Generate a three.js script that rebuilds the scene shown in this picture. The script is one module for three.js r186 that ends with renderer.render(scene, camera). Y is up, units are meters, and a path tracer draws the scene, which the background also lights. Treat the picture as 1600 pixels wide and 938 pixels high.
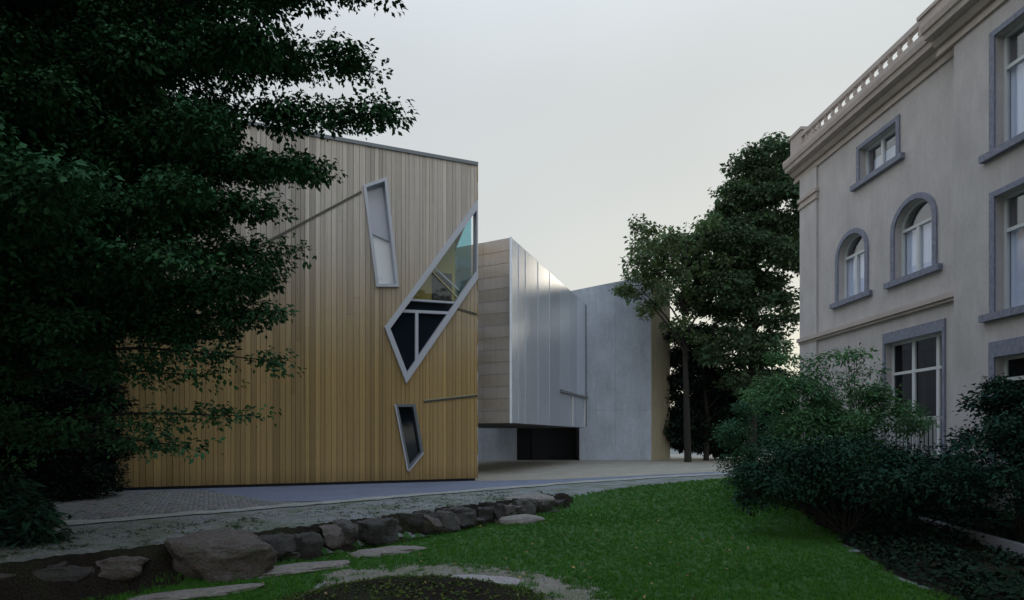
import * as THREE from 'three';
import { mergeGeometries, toCreasedNormals } from 'three/addons/utils/BufferGeometryUtils.js';
import { ImprovedNoise } from 'three/addons/math/ImprovedNoise.js';

// ------------------------------------------------------------------ camera, sky, sun, exposure
const scene = new THREE.Scene();
const camera = new THREE.PerspectiveCamera(52.56, 1600 / 938, 0.1, 2000);
camera.position.set(0, 1.6, 0);
camera.lookAt(0, 1.6, -10);
camera.setViewOffset(1600, 938, 0, -215, 1600, 938);          // shift lens: horizon low in the frame, verticals stay vertical
camera.updateProjectionMatrix();

const SUN = new THREE.Vector3(0.40, 0.15, -0.90).normalize();
const EXPOSURE = 1.18;
{
  const W = 512, H = 256, data = new Float32Array(W * H * 4), n = new ImprovedNoise();
  for (let j = 0; j < H; j++) for (let i = 0; i < W; i++) {
    const el = ((j + 0.5) / H - 0.5) * Math.PI, az = ((i + 0.5) / W - 0.5) * 2 * Math.PI;
    const x = Math.cos(el) * Math.cos(az), y = Math.sin(el), z = Math.cos(el) * Math.sin(az);
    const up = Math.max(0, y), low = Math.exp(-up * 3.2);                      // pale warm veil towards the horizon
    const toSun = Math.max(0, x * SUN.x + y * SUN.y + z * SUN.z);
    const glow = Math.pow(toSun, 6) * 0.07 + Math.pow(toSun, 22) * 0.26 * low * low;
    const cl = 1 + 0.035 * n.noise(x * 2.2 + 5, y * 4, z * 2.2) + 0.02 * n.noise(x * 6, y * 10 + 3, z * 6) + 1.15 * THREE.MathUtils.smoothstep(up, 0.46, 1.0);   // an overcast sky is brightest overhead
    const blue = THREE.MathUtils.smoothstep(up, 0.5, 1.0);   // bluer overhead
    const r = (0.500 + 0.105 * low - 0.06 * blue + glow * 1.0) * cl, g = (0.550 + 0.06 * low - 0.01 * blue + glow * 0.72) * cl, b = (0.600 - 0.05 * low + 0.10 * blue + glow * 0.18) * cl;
    const k = (j * W + i) * 4; data[k] = r; data[k + 1] = g; data[k + 2] = b; data[k + 3] = 1;
  }
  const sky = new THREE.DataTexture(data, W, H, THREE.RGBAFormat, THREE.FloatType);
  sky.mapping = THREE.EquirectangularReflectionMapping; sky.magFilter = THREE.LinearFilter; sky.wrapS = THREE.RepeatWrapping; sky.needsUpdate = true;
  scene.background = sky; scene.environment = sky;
}
const sun = new THREE.DirectionalLight(new THREE.Color(1.0, 0.86, 0.66), 0.55);
sun.position.copy(SUN).multiplyScalar(120); sun.target.position.set(0, 0, -20);
sun.castShadow = true; sun.shadow.radius = 24; sun.shadow.mapSize.set(2048, 2048);
Object.assign(sun.shadow.camera, { left: -60, right: 60, top: 60, bottom: -60, near: 1, far: 300 });
scene.add(sun, sun.target);

const renderer = new THREE.WebGLRenderer({ antialias: true });
renderer.setSize(1024, 600);
renderer.toneMapping = THREE.LinearToneMapping;
renderer.toneMappingExposure = EXPOSURE;
renderer.shadowMap.enabled = true;

// ------------------------------------------------------------------ helpers
function rng(a) { return () => { a |= 0; a = a + 0x6D2B79F5 | 0; let t = Math.imul(a ^ a >>> 15, 1 | a); t = t + Math.imul(t ^ t >>> 7, 61 | t) ^ t; return ((t ^ t >>> 14) >>> 0) / 4294967296; }; }
const R = rng(7), rr = (a, b, f = R) => a + (b - a) * f();
const noise = new ImprovedNoise();
const fbm = (x, y, z = 0, o = 4) => { let s = 0, a = 0.5, f = 1; for (let i = 0; i < o; i++) { s += a * noise.noise(x * f, y * f, z * f + i * 7.3); a *= 0.5; f *= 2; } return s; };
const smooth = (a, b, x) => { const t = Math.min(1, Math.max(0, (x - a) / (b - a))); return t * t * (3 - 2 * t); };
const mix = (a, b, t) => a + (b - a) * t;
const used = {};
function numbered(name) { const k = used[name] = (used[name] ?? -1) + 1; return k ? name + '_' + String(k).padStart(3, '0') : name; }
function tag(o, label, category, group, kind) { Object.assign(o.userData, { label, category }); if (group) o.userData.group = group; if (kind) o.userData.kind = kind; return o; }
function shade(m) { m.castShadow = m.receiveShadow = true; return m; }
function thing(name, label, category, [x, y, z] = [0, 0, 0], turn = 0, group) {
  const o = new THREE.Group(); o.name = numbered(name); o.position.set(x, y, z); o.rotation.y = turn; scene.add(o);
  return tag(o, label, category, group);
}
function part(name, geo, mat, parent) {
  const g = Array.isArray(geo) ? mergeGeometries(geo.map(q => { const p = q.index ? q.toNonIndexed() : q; for (const k of Object.keys(p.attributes)) if (!['position', 'normal', 'uv'].includes(k)) p.deleteAttribute(k); return p; })) : geo;
  const m = shade(new THREE.Mesh(g, mat)); m.name = name; (parent ?? scene).add(m); return m;
}
function structure(name, geo, mat) { const m = part(name, geo, mat); m.name = numbered(name); m.userData.kind = 'structure'; return m; }
// a box from corner to corner, uv in metres
function box(x0, x1, y0, y1, z0, z1) {
  const g = new THREE.BoxGeometry(x1 - x0, y1 - y0, z1 - z0); g.translate((x0 + x1) / 2, (y0 + y1) / 2, (z0 + z1) / 2); return metreUV(g);
}
function metreUV(g) {
  const p = g.attributes.position, n = g.attributes.normal, uv = new Float32Array(p.count * 2);
  for (let i = 0; i < p.count; i++) {
    const ax = Math.abs(n.getX(i)), ay = Math.abs(n.getY(i)), az = Math.abs(n.getZ(i));
    uv[2 * i] = ax > az && ax > ay ? p.getZ(i) : p.getX(i); uv[2 * i + 1] = ay > ax && ay > az ? p.getZ(i) : p.getY(i);
  }
  g.setAttribute('uv', new THREE.BufferAttribute(uv, 2)); return g;
}
function plate(pts, z0, z1, holes = [], bevel = 0) {                     // polygon in x,y, from z0 to z1
  const s = new THREE.Shape(pts.map(p => new THREE.Vector2(...p)));
  for (const h of holes) s.holes.push(new THREE.Path(h.map(p => new THREE.Vector2(...p))));
  const g = new THREE.ExtrudeGeometry(s, { depth: z1 - z0 - 2 * bevel, bevelEnabled: bevel > 0, bevelThickness: bevel, bevelSize: bevel, bevelOffset: -bevel, bevelSegments: 1, curveSegments: 20 });
  g.translate(0, 0, z0 + bevel); return metreUV(g);
}
function area(p) { let s = 0; for (let i = 0; i < p.length; i++) { const a = p[i], b = p[(i + 1) % p.length]; s += a[0] * b[1] - b[0] * a[1]; } return s / 2; }
function inset(pts, w) {                                                 // convex polygon moved inwards by w (one width, or one per edge)
  const p = area(pts) > 0 ? pts : [...pts].reverse(), n = p.length, L = [];
  for (let i = 0; i < n; i++) {
    const a = p[i], b = p[(i + 1) % n], dx = b[0] - a[0], dy = b[1] - a[1], l = Math.hypot(dx, dy), k = Array.isArray(w) ? w[i] : w;
    L.push([a[0] - dy / l * k, a[1] + dx / l * k, dx, dy]);
  }
  return L.map((_, i) => {
    const [x1, y1, ax, ay] = L[(i + n - 1) % n], [x2, y2, bx, by] = L[i], t = ((x2 - x1) * by - (y2 - y1) * bx) / (ax * by - ay * bx);
    return [x1 + ax * t, y1 + ay * t];
  });
}
function bar(a, b, w, z0, z1) {                                           // a straight strip in the x,y plane
  const dx = b[0] - a[0], dy = b[1] - a[1], l = Math.hypot(dx, dy), nx = -dy / l * w / 2, ny = dx / l * w / 2;
  return plate([[a[0] - nx, a[1] - ny], [b[0] - nx, b[1] - ny], [b[0] + nx, b[1] + ny], [a[0] + nx, a[1] + ny]], z0, z1);
}
function tube(points, r0, r1, seg = 10, sides = 7) {
  const c = new THREE.CatmullRomCurve3(points.map(p => new THREE.Vector3(...p))), g = new THREE.TubeGeometry(c, seg, 1, sides, false), p = g.attributes.position, v = new THREE.Vector3();
  for (let i = 0; i <= seg; i++) { const ctr = c.getPointAt(i / seg), r = mix(r0, r1, i / seg); for (let j = 0; j <= sides; j++) { const k = i * (sides + 1) + j; v.fromBufferAttribute(p, k).sub(ctr).multiplyScalar(r).add(ctr); p.setXYZ(k, v.x, v.y, v.z); } }
  return g;
}
function texture(w, h, fn, srgb = false, rx = 1, ry = 1) {
  const d = new Uint8Array(w * h * 4);
  for (let j = 0; j < h; j++) for (let i = 0; i < w; i++) { const c = fn(i / w, j / h, i, j), k = (j * w + i) * 4; for (let q = 0; q < 3; q++) { let v = Array.isArray(c) ? c[q] : c; if (srgb) v = v <= 0.0031308 ? v * 12.92 : 1.055 * Math.pow(v, 1 / 2.4) - 0.055; d[k + q] = Math.max(0, Math.min(255, Math.round(v * 255))); } d[k + 3] = 255; }
  const t = new THREE.DataTexture(d, w, h); t.wrapS = t.wrapT = THREE.RepeatWrapping; t.magFilter = THREE.LinearFilter; t.minFilter = THREE.LinearMipmapLinearFilter; t.generateMipmaps = true;
  if (srgb) t.colorSpace = THREE.SRGBColorSpace; t.repeat.set(rx, ry); t.needsUpdate = true; return t;
}
const lin = (r, g, b) => new THREE.Color().setRGB(r, g, b);
const std = (c, roughness = 0.85, o = {}) => new THREE.MeshStandardMaterial({ color: Array.isArray(c) ? lin(...c) : c, roughness, metalness: 0, ...o });
// noise that repeats over one unit
const tn = (u, v, f, s = 0) => noise.noise(Math.cos(u * 6.2832) * f * 0.16, Math.sin(u * 6.2832) * f * 0.16 + s, Math.cos(v * 6.2832) * f * 0.16) + noise.noise(Math.sin(v * 6.2832) * f * 0.16 + 9 + s, Math.cos(u * 6.2832) * f * 0.16 + 4, Math.sin(u * 6.2832) * f * 0.16);

// ------------------------------------------------------------------ materials
// larch: golden below, silver grey above, darker at the foot (12 m high sheet), grain along the board
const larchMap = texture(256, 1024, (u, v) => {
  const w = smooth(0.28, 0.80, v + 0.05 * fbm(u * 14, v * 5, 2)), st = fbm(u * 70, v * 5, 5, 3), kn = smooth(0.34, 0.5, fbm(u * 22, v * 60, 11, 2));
  const stainFoot = 1 - 0.22 * smooth(0.1, 0.5, fbm(u * 16, v * 2.2, 17, 3)) - 0.3 * smooth(0.06, 0.0, v), g = stainFoot * (1 + 0.34 * st + 0.10 * fbm(u * 9, v * 40, 8) - 0.45 * kn);
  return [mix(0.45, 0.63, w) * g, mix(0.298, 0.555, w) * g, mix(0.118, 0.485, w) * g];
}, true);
const larchBump = texture(256, 512, (u, v) => 0.5 + 0.5 * fbm(u * 60, v * 6, 3, 3));
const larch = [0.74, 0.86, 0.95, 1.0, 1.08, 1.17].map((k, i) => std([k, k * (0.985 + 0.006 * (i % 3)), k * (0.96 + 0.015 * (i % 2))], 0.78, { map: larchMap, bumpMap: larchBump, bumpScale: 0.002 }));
const darkCore = std([0.035, 0.028, 0.02], 0.95);
const zincTrim = std([0.56, 0.57, 0.62], 0.45, { metalness: 0.1 });
const zincDull = std([0.20, 0.22, 0.23], 0.5, { metalness: 0.4 });
const flashingMat = std([0.10, 0.09, 0.07], 0.6);
const flashingPale = std([0.42, 0.36, 0.24], 0.6);
const glassClear = new THREE.MeshPhysicalMaterial({ color: lin(0.96, 0.98, 1), roughness: 0.03, transmission: 1, thickness: 0, ior: 1.5 });
const glassVilla = new THREE.MeshPhysicalMaterial({ color: lin(0.95, 0.97, 1), roughness: 0.03, transmission: 1, thickness: 0, ior: 1.9 });
const glassDim = new THREE.MeshPhysicalMaterial({ color: lin(0.35, 0.4, 0.45), roughness: 0.05, transmission: 1, thickness: 0, ior: 1.35 });
const glassTeal = new THREE.MeshPhysicalMaterial({ color: lin(0.55, 0.82, 0.85), roughness: 0.03, transmission: 1, thickness: 0, ior: 1.5 });
const glassDark = std([0.012, 0.018, 0.025], 0.06);
const backingLavender = std([0.56, 0.57, 0.65], 0.6);
const backingWhite = std([0.92, 0.92, 0.92], 0.6);
const zincStreak = texture(512, 512, (u, v) => { const s = 1 + 0.10 * fbm(u * 40, v * 2, 4, 3) + 0.04 * tn(u, v, 30); return [0.70 * s, 0.75 * s, 0.85 * s]; }, true);
const zincRough = texture(256, 256, (u, v) => 0.33 + 0.04 * tn(u, v, 24) + 0.05 * fbm(u * 30, v * 3, 9, 2));
const zincBump = texture(256, 256, (u, v) => 0.5 + 0.35 * tn(u, v, 10, 3) + 0.15 * tn(u, v, 30, 5));
for (const t of [zincStreak, zincRough, zincBump]) t.repeat.set(0.28, 0.28);
const zinc = [0.90, 1.0, 1.08].map(k => std([k, k, k], 1, { map: zincStreak, roughnessMap: zincRough, metalness: 0.72, bumpMap: zincBump, bumpScale: 0.0004 }));
const zincWarm = [0.94, 1.0, 1.05].map(k => std([k * 1.05, k * 1.04, k * 1.03], 1, { map: zincStreak, roughnessMap: zincRough, metalness: 0.92 }));
const concreteMap = texture(512, 512, (u, v) => { const s = 1 + 0.10 * tn(u, v, 8) + 0.08 * tn(u, v, 40, 2) + 0.10 * fbm(u * 36, v * 3, 4, 3); return [0.475 * s, 0.52 * s, 0.60 * s]; }, true, 0.14, 0.14);
const concreteBump = texture(256, 256, (u, v) => 0.5 + 0.4 * tn(u, v, 40, 2), false, 0.5, 0.5);
const concrete = [0.985, 1.0, 1.015].map(k => std([k, k, k], 0.8, { map: concreteMap, bumpMap: concreteBump, bumpScale: 0.004 }));
const tanMap = texture(256, 512, (u, v) => { const s = 1 + 0.15 * fbm(u * 24, v * 3, 6, 3) + 0.1 * tn(u, v, 20); return [0.46 * s, 0.40 * s, 0.28 * s]; }, true, 0.3, 0.1);
const tanWall = std([1, 1, 1], 0.85, { map: tanMap });
const plasterMap = texture(512, 512, (u, v) => { const s = 1 + 0.09 * tn(u, v, 9) + 0.05 * tn(u, v, 50, 2) + 0.13 * fbm(u * 20, v * 2.5, 3, 3); return [0.53 * s, 0.49 * s, 0.475 * s]; }, true, 0.2, 0.2);
const plasterBump = texture(256, 256, (u, v) => 0.5 + 0.5 * fbm(u * 40, v * 40, 2, 3), false, 0.7, 0.7);
const plaster = std([1, 1, 1], 0.92, { map: plasterMap, bumpMap: plasterBump, bumpScale: 0.004 });
const stoneMap = texture(256, 256, (u, v) => { const s = 1 + 0.2 * tn(u, v, 14) + 0.16 * tn(u, v, 60, 1); return [0.23 * s, 0.24 * s, 0.30 * s]; }, true, 0.8, 0.8);
const bluestone = std([1, 1, 1], 0.8, { map: stoneMap });
const corniceStone = std([0.95, 0.88, 0.82], 0.88, { map: plasterMap });
const whitePaint = std([0.68, 0.70, 0.70], 0.5);
const curtainMat = std([0.84, 0.87, 0.98], 0.9);
const roofMat = std([0.06, 0.06, 0.065], 0.8);
const yellowPly = std([0.62, 0.46, 0.12], 0.7), darkDoor = std([0.06, 0.045, 0.03], 0.6), whiteInside = std([0.62, 0.60, 0.52], 0.9);
const rockMap = texture(512, 512, (u, v) => { const a = fbm(u * 9, v * 9, 1, 5), b = fbm(u * 40, v * 40, 4, 3), l = smooth(0.05, 0.3, fbm(u * 6 + 3, v * 6, 7, 4)); const s = 1 + 0.7 * a + 0.5 * b; return [mix(0.20, 0.15, l) * s, mix(0.175, 0.165, l) * s, mix(0.165, 0.12, l) * s]; }, true, 1.3, 1.3);
const rockBump = texture(256, 256, (u, v) => 0.5 + 0.6 * fbm(u * 18, v * 18, 4, 4), false, 1.5, 1.5);
const rock = [[0.55, 0.51, 0.50], [0.38, 0.385, 0.39], [0.8, 0.78, 0.75], [0.24, 0.245, 0.25]].map(c => std(c, 0.92, { map: rockMap, bumpMap: rockBump, bumpScale: 0.03 }));
const paleStone = std([1.05, 1.04, 1.02], 0.9, { map: rockMap, bumpMap: rockBump, bumpScale: 0.012 });
const barkMat = std([0.028, 0.024, 0.02], 0.95, { bumpMap: texture(256, 256, (u, v) => 0.5 + 0.6 * fbm(u * 30, v * 6, 2, 3)), bumpScale: 0.02 });
const speckle = (base, amp, moss, s) => texture(1024, 1024, (u, v, i, j) => {
  const c = fbm(u * 190, v * 190, s, 2), m = smooth(-0.12, 0.22, fbm(u * 5, v * 5, s + 3, 5)) * moss, k = 1 + amp * c * 2.2 + 0.30 * fbm(u * 26, v * 26, s + 8, 3) + 0.3 * fbm(u * 4, v * 4, s + 5, 3);
  return [mix(base[0] * k, 0.07 * k, m), mix(base[1] * k, 0.105 * k, m), mix(base[2] * k, 0.04 * k, m)];
}, true, 0.22, 0.22);
const grainBump = texture(512, 512, (u, v) => 0.5 + 0.8 * fbm(u * 90, v * 90, 2, 2), false, 0.4, 0.4);
const gravelMat = std([1, 1, 1], 0.95, { map: speckle([0.19, 0.205, 0.205], 0.55, 0.6, 1), bumpMap: grainBump, bumpScale: 0.02 });
const asphaltMat = std([1, 1, 1], 0.9, { map: speckle([0.145, 0.165, 0.225], 0.3, 0.0, 21), bumpMap: grainBump, bumpScale: 0.006 });
const pavingMat = std([1, 1, 1], 0.9, { map: speckle([0.30, 0.275, 0.225], 0.35, 0.1, 31), bumpMap: grainBump, bumpScale: 0.008 });
const edgeMat = std([1, 1, 1], 0.95, { map: speckle([0.32, 0.325, 0.30], 0.5, 0.2, 41), bumpMap: grainBump, bumpScale: 0.02 });
const sandMat = std([1, 1, 1], 0.95, { map: speckle([0.20, 0.185, 0.15], 0.6, 0.6, 51), bumpMap: grainBump, bumpScale: 0.02 });
const soilMat = new THREE.MeshPhysicalMaterial({ color: lin(1, 1, 1), roughness: 1, specularIntensity: 0.05, map: speckle([0.022, 0.018, 0.015], 0.6, 0.1, 61), bumpMap: grainBump, bumpScale: 0.03 });
const lawnMat = std([1, 1, 1], 1, { map: texture(512, 512, (u, v) => { const k = 1 + 0.5 * fbm(u * 12, v * 12, 3, 4) + 0.5 * fbm(u * 90, v * 90, 5, 2); return [0.028 * k, 0.085 * k, 0.014 * k]; }, true, 0.25, 0.25) });
const leafMat = (c, transmission = 0) => new THREE.MeshPhysicalMaterial({ color: lin(...c), roughness: 0.95, specularIntensity: 0.35, transmission, thickness: 0, side: THREE.DoubleSide });

// ------------------------------------------------------------------ terrain
// the edge between the raised path and the lower lawn, as [x, depth]; depth = -z
const EDGE = [[-12, 3.2], [-9.2, 5.0], [-6.6, 7.2], [-4.9, 9.1], [-3.2, 11.3], [-0.95, 14.2], [1.2, 16.9], [4.2, 20.3], [9.7, 25.3], [17, 29], [40, 38]];
const DROP = [0.5, 0.5, 0.5, 0.5, 0.5, 0.47, 0.40, 0.12, 0.03, 0.0, 0.0], SOFT = [0.6, 0.6, 0.6, 0.5, 0.25, 0.25, 0.5, 2.5, 4, 4, 4];
function edgeAt(x, d) {
  let best = 1e9, s = 0, drop = 0, soft = 1, pos = 0;
  for (let i = 0; i < EDGE.length - 1; i++) {
    const [ax, ad] = EDGE[i], [bx, bd] = EDGE[i + 1], ex = bx - ax, ed = bd - ad, l2 = ex * ex + ed * ed, t = Math.min(1, Math.max(0, ((x - ax) * ex + (d - ad) * ed) / l2));
    const qx = x - ax - ex * t, qd = d - ad - ed * t, dist = Math.hypot(qx, qd);
    if (dist < best) { best = dist; s = (ex * qd - ed * qx) > 0 ? -dist : dist; drop = mix(DROP[i], DROP[i + 1], t); soft = mix(SOFT[i], SOFT[i + 1], t); pos = i + t; }
  }
  return { s, drop, soft, pos };
}
const RING = [-1.25, 7.3];
function height(x, d) {
  const e = edgeAt(x, d);
  let h = -e.drop * smooth(-0.05, e.soft, e.s);
  if (d < 60) h += 0.05 * fbm(x * 0.35, d * 0.35, 4, 3) * smooth(0.4, 3, e.s);
  const q = Math.hypot(x - RING[0], d - RING[1]); h += 0.10 * smooth(1.75, 1.3, q);
  return h;
}
function sheet(x0, x1, d0, d1, step, keep, lift, jitter = 0) {
  const P = [], U = [], I = [], id = new Map(), nx = Math.round((x1 - x0) / step), nd = Math.round((d1 - d0) / step), f = rng(99);
  const at = (i, j) => { const k = i * 5000 + j; if (!id.has(k)) { let x = x0 + i * step, d = d0 + j * step; x += (f() - 0.5) * jitter * step; d += (f() - 0.5) * jitter * step; id.set(k, P.length / 3); P.push(x, height(x, d) + lift, -d); U.push(x, d); } return id.get(k); };
  for (let i = 0; i < nx; i++) for (let j = 0; j < nd; j++) { if (!keep(x0 + (i + 0.5) * step, d0 + (j + 0.5) * step)) continue; const a = at(i, j), b = at(i + 1, j), c = at(i + 1, j + 1), e = at(i, j + 1); I.push(a, b, c, a, c, e); }
  const g = new THREE.BufferGeometry(); g.setAttribute('position', new THREE.Float32BufferAttribute(P, 3)); g.setAttribute('uv', new THREE.Float32BufferAttribute(U, 2)); g.setIndex(I); g.computeVertexNormals(); return g;
}
function inPoly(p, x, d) { let c = false; for (let i = 0, j = p.length - 1; i < p.length; j = i++) if ((p[i][1] > d) !== (p[j][1] > d) && x < (p[j][0] - p[i][0]) * (d - p[i][1]) / (p[j][1] - p[i][1]) + p[i][0]) c = !c; return c; }
function ragged(poly, amp, from, to) { const f = rng(poly.length * 13), out = []; poly.forEach((p, i) => { const q = poly[(i + 1) % poly.length], n = i >= from && i < to ? Math.ceil(Math.hypot(q[0] - p[0], q[1] - p[1]) / 0.3) : 1; for (let k = 0; k < n; k++) { const t = k / n, w = k ? amp : 0; out.push([mix(p[0], q[0], t) + rr(-w, w, f), mix(p[1], q[1], t) + rr(-w, w, f)]); } }); return out; }
function flat(poly, y, mat, name) {
  const s = new THREE.Shape(poly.map(([x, d]) => new THREE.Vector2(x, d))), g = new THREE.ShapeGeometry(s); g.rotateX(-Math.PI / 2); g.translate(0, y, 0); return structure(name, metreUV(g), mat);
}
// one ground sheet to the horizon, fine near the camera
{
  const xs = [], ds = []; const line = (a, knots) => { let v = knots[0][0]; for (let k = 0; k < knots.length - 1; k++) while (v < knots[k + 1][0] - 1e-6) { a.push(v); v += knots[k][1]; } a.push(v); };
  line(xs, [[-700, 100], [-100, 20], [-20, 2], [-13, 0.2], [14, 2], [40, 20], [100, 100], [700, 100]]);
  line(ds, [[-200, 50], [-50, 10], [-10, 2], [2, 0.2], [28, 4], [60, 20], [200, 100], [1200, 100]]);
  const P = [], U = [], I = []; for (const x of xs) for (const d of ds) { P.push(x, height(x, d), -d); U.push(x, d); }
  for (let i = 0; i < xs.length - 1; i++) for (let j = 0; j < ds.length - 1; j++) { const a = i * ds.length + j, b = a + ds.length; I.push(a, b, b + 1, a, b + 1, a + 1); }
  const g = new THREE.BufferGeometry(); g.setAttribute('position', new THREE.Float32BufferAttribute(P, 3)); g.setAttribute('uv', new THREE.Float32BufferAttribute(U, 2)); g.setIndex(I); g.computeVertexNormals();
  structure('ground', g, gravelMat);
}
flat(ragged([[-9.6, 18.6], [-7.6, 16.6], [-6.2, 15.2], [-4.6, 15.1], [-2.9, 16.6], [1.9, 21.2], [9.7, 27.2], [30, 33], [30, 60], [-40, 60], [-40, 33], [-12.4, 17.5]], 0.13, 0, 6), 0.012, asphaltMat, 'path');
flat([[-1.3, 22.2], [1.6, 22.9], [9.7, 28.2], [26, 34.5], [26, 58], [-6, 58], [-6, 30]], 0.017, pavingMat, 'courtyard');
{
  const k = [[-11, 8.8], [-7.8, 11.2], [-5.2, 13.8], [-2.8, 16.2], [1.9, 20.8], [6, 24.1], [9.7, 26.6], [18, 30.3]], a = [], c = [];
  for (let i = 0; i < k.length - 1; i++) for (let q = 0; q < 12; q++) { const t = q / 12, x = mix(k[i][0], k[i + 1][0], t), d = mix(k[i][1], k[i + 1][1], t); a.push([x, d + rr(-.16, .12)]); c.push([x, d + 0.75 + rr(-.14, .18)]); }
  flat([...a, ...c.reverse()], 0.022, edgeMat, 'path_edge');
}
const BED = [[11, 25.2], [8.6, 20.5], [7.4, 16], [6.6, 12.8], [5.9, 9.8], [5.5, 7.6], [5.1, 4], [22, 4], [22, 25.2]];
const ring = (x, d) => Math.hypot(x - RING[0], d - RING[1]);
const onLawn = (x, d) => edgeAt(x, d).s > 0.2 + 0.12 * fbm(x * 1.5, d * 1.5, 2) + smooth(3.2, 2.2, edgeAt(x, d).pos) * 0.4 && ring(x, d) > (x > -2.75 ? 2.5 + 0.6 * fbm(x * 1.7, d * 1.7, 5) : 1.8) && !inPoly(BED, x + 0.5 * fbm(x, d, 1), d);
structure('lawn', sheet(-12, 18, 3, 30, 0.2, onLawn, 0.008), lawnMat);
structure('soil_bank', sheet(-13, 3, 3, 19, 0.1, (x, d) => { const e = edgeAt(x, d); return e.pos < 6.1 && e.s > -0.12 - 0.4 * fbm(x * 2.4, d * 2.4, 8) && e.s < 0.34 + 0.2 * fbm(x * 2, d * 2, 3) + smooth(3.2, 2.2, e.pos) * 0.5; }, 0.026), soilMat);
structure('planting_bed', sheet(3.5, 22, 4, 26, 0.25, (x, d) => inPoly(BED, x, d), 0.012), soilMat);
structure('gravel_ring', sheet(-4.6, 2, 3.6, 10, 0.1, (x, d) => ring(x, d) < 2.55 + 0.6 * fbm(x * 1.7, d * 1.7, 5) && ring(x, d) > 1.62 && x > -2.75 + 0.5 * fbm(d * 2, 3, 1), 0.014, 0.3), sandMat);
structure('soil_mound', sheet(-4.6, 2, 4, 10, 0.1, (x, d) => ring(x, d) < 1.75, 0.018), soilMat);

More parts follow.
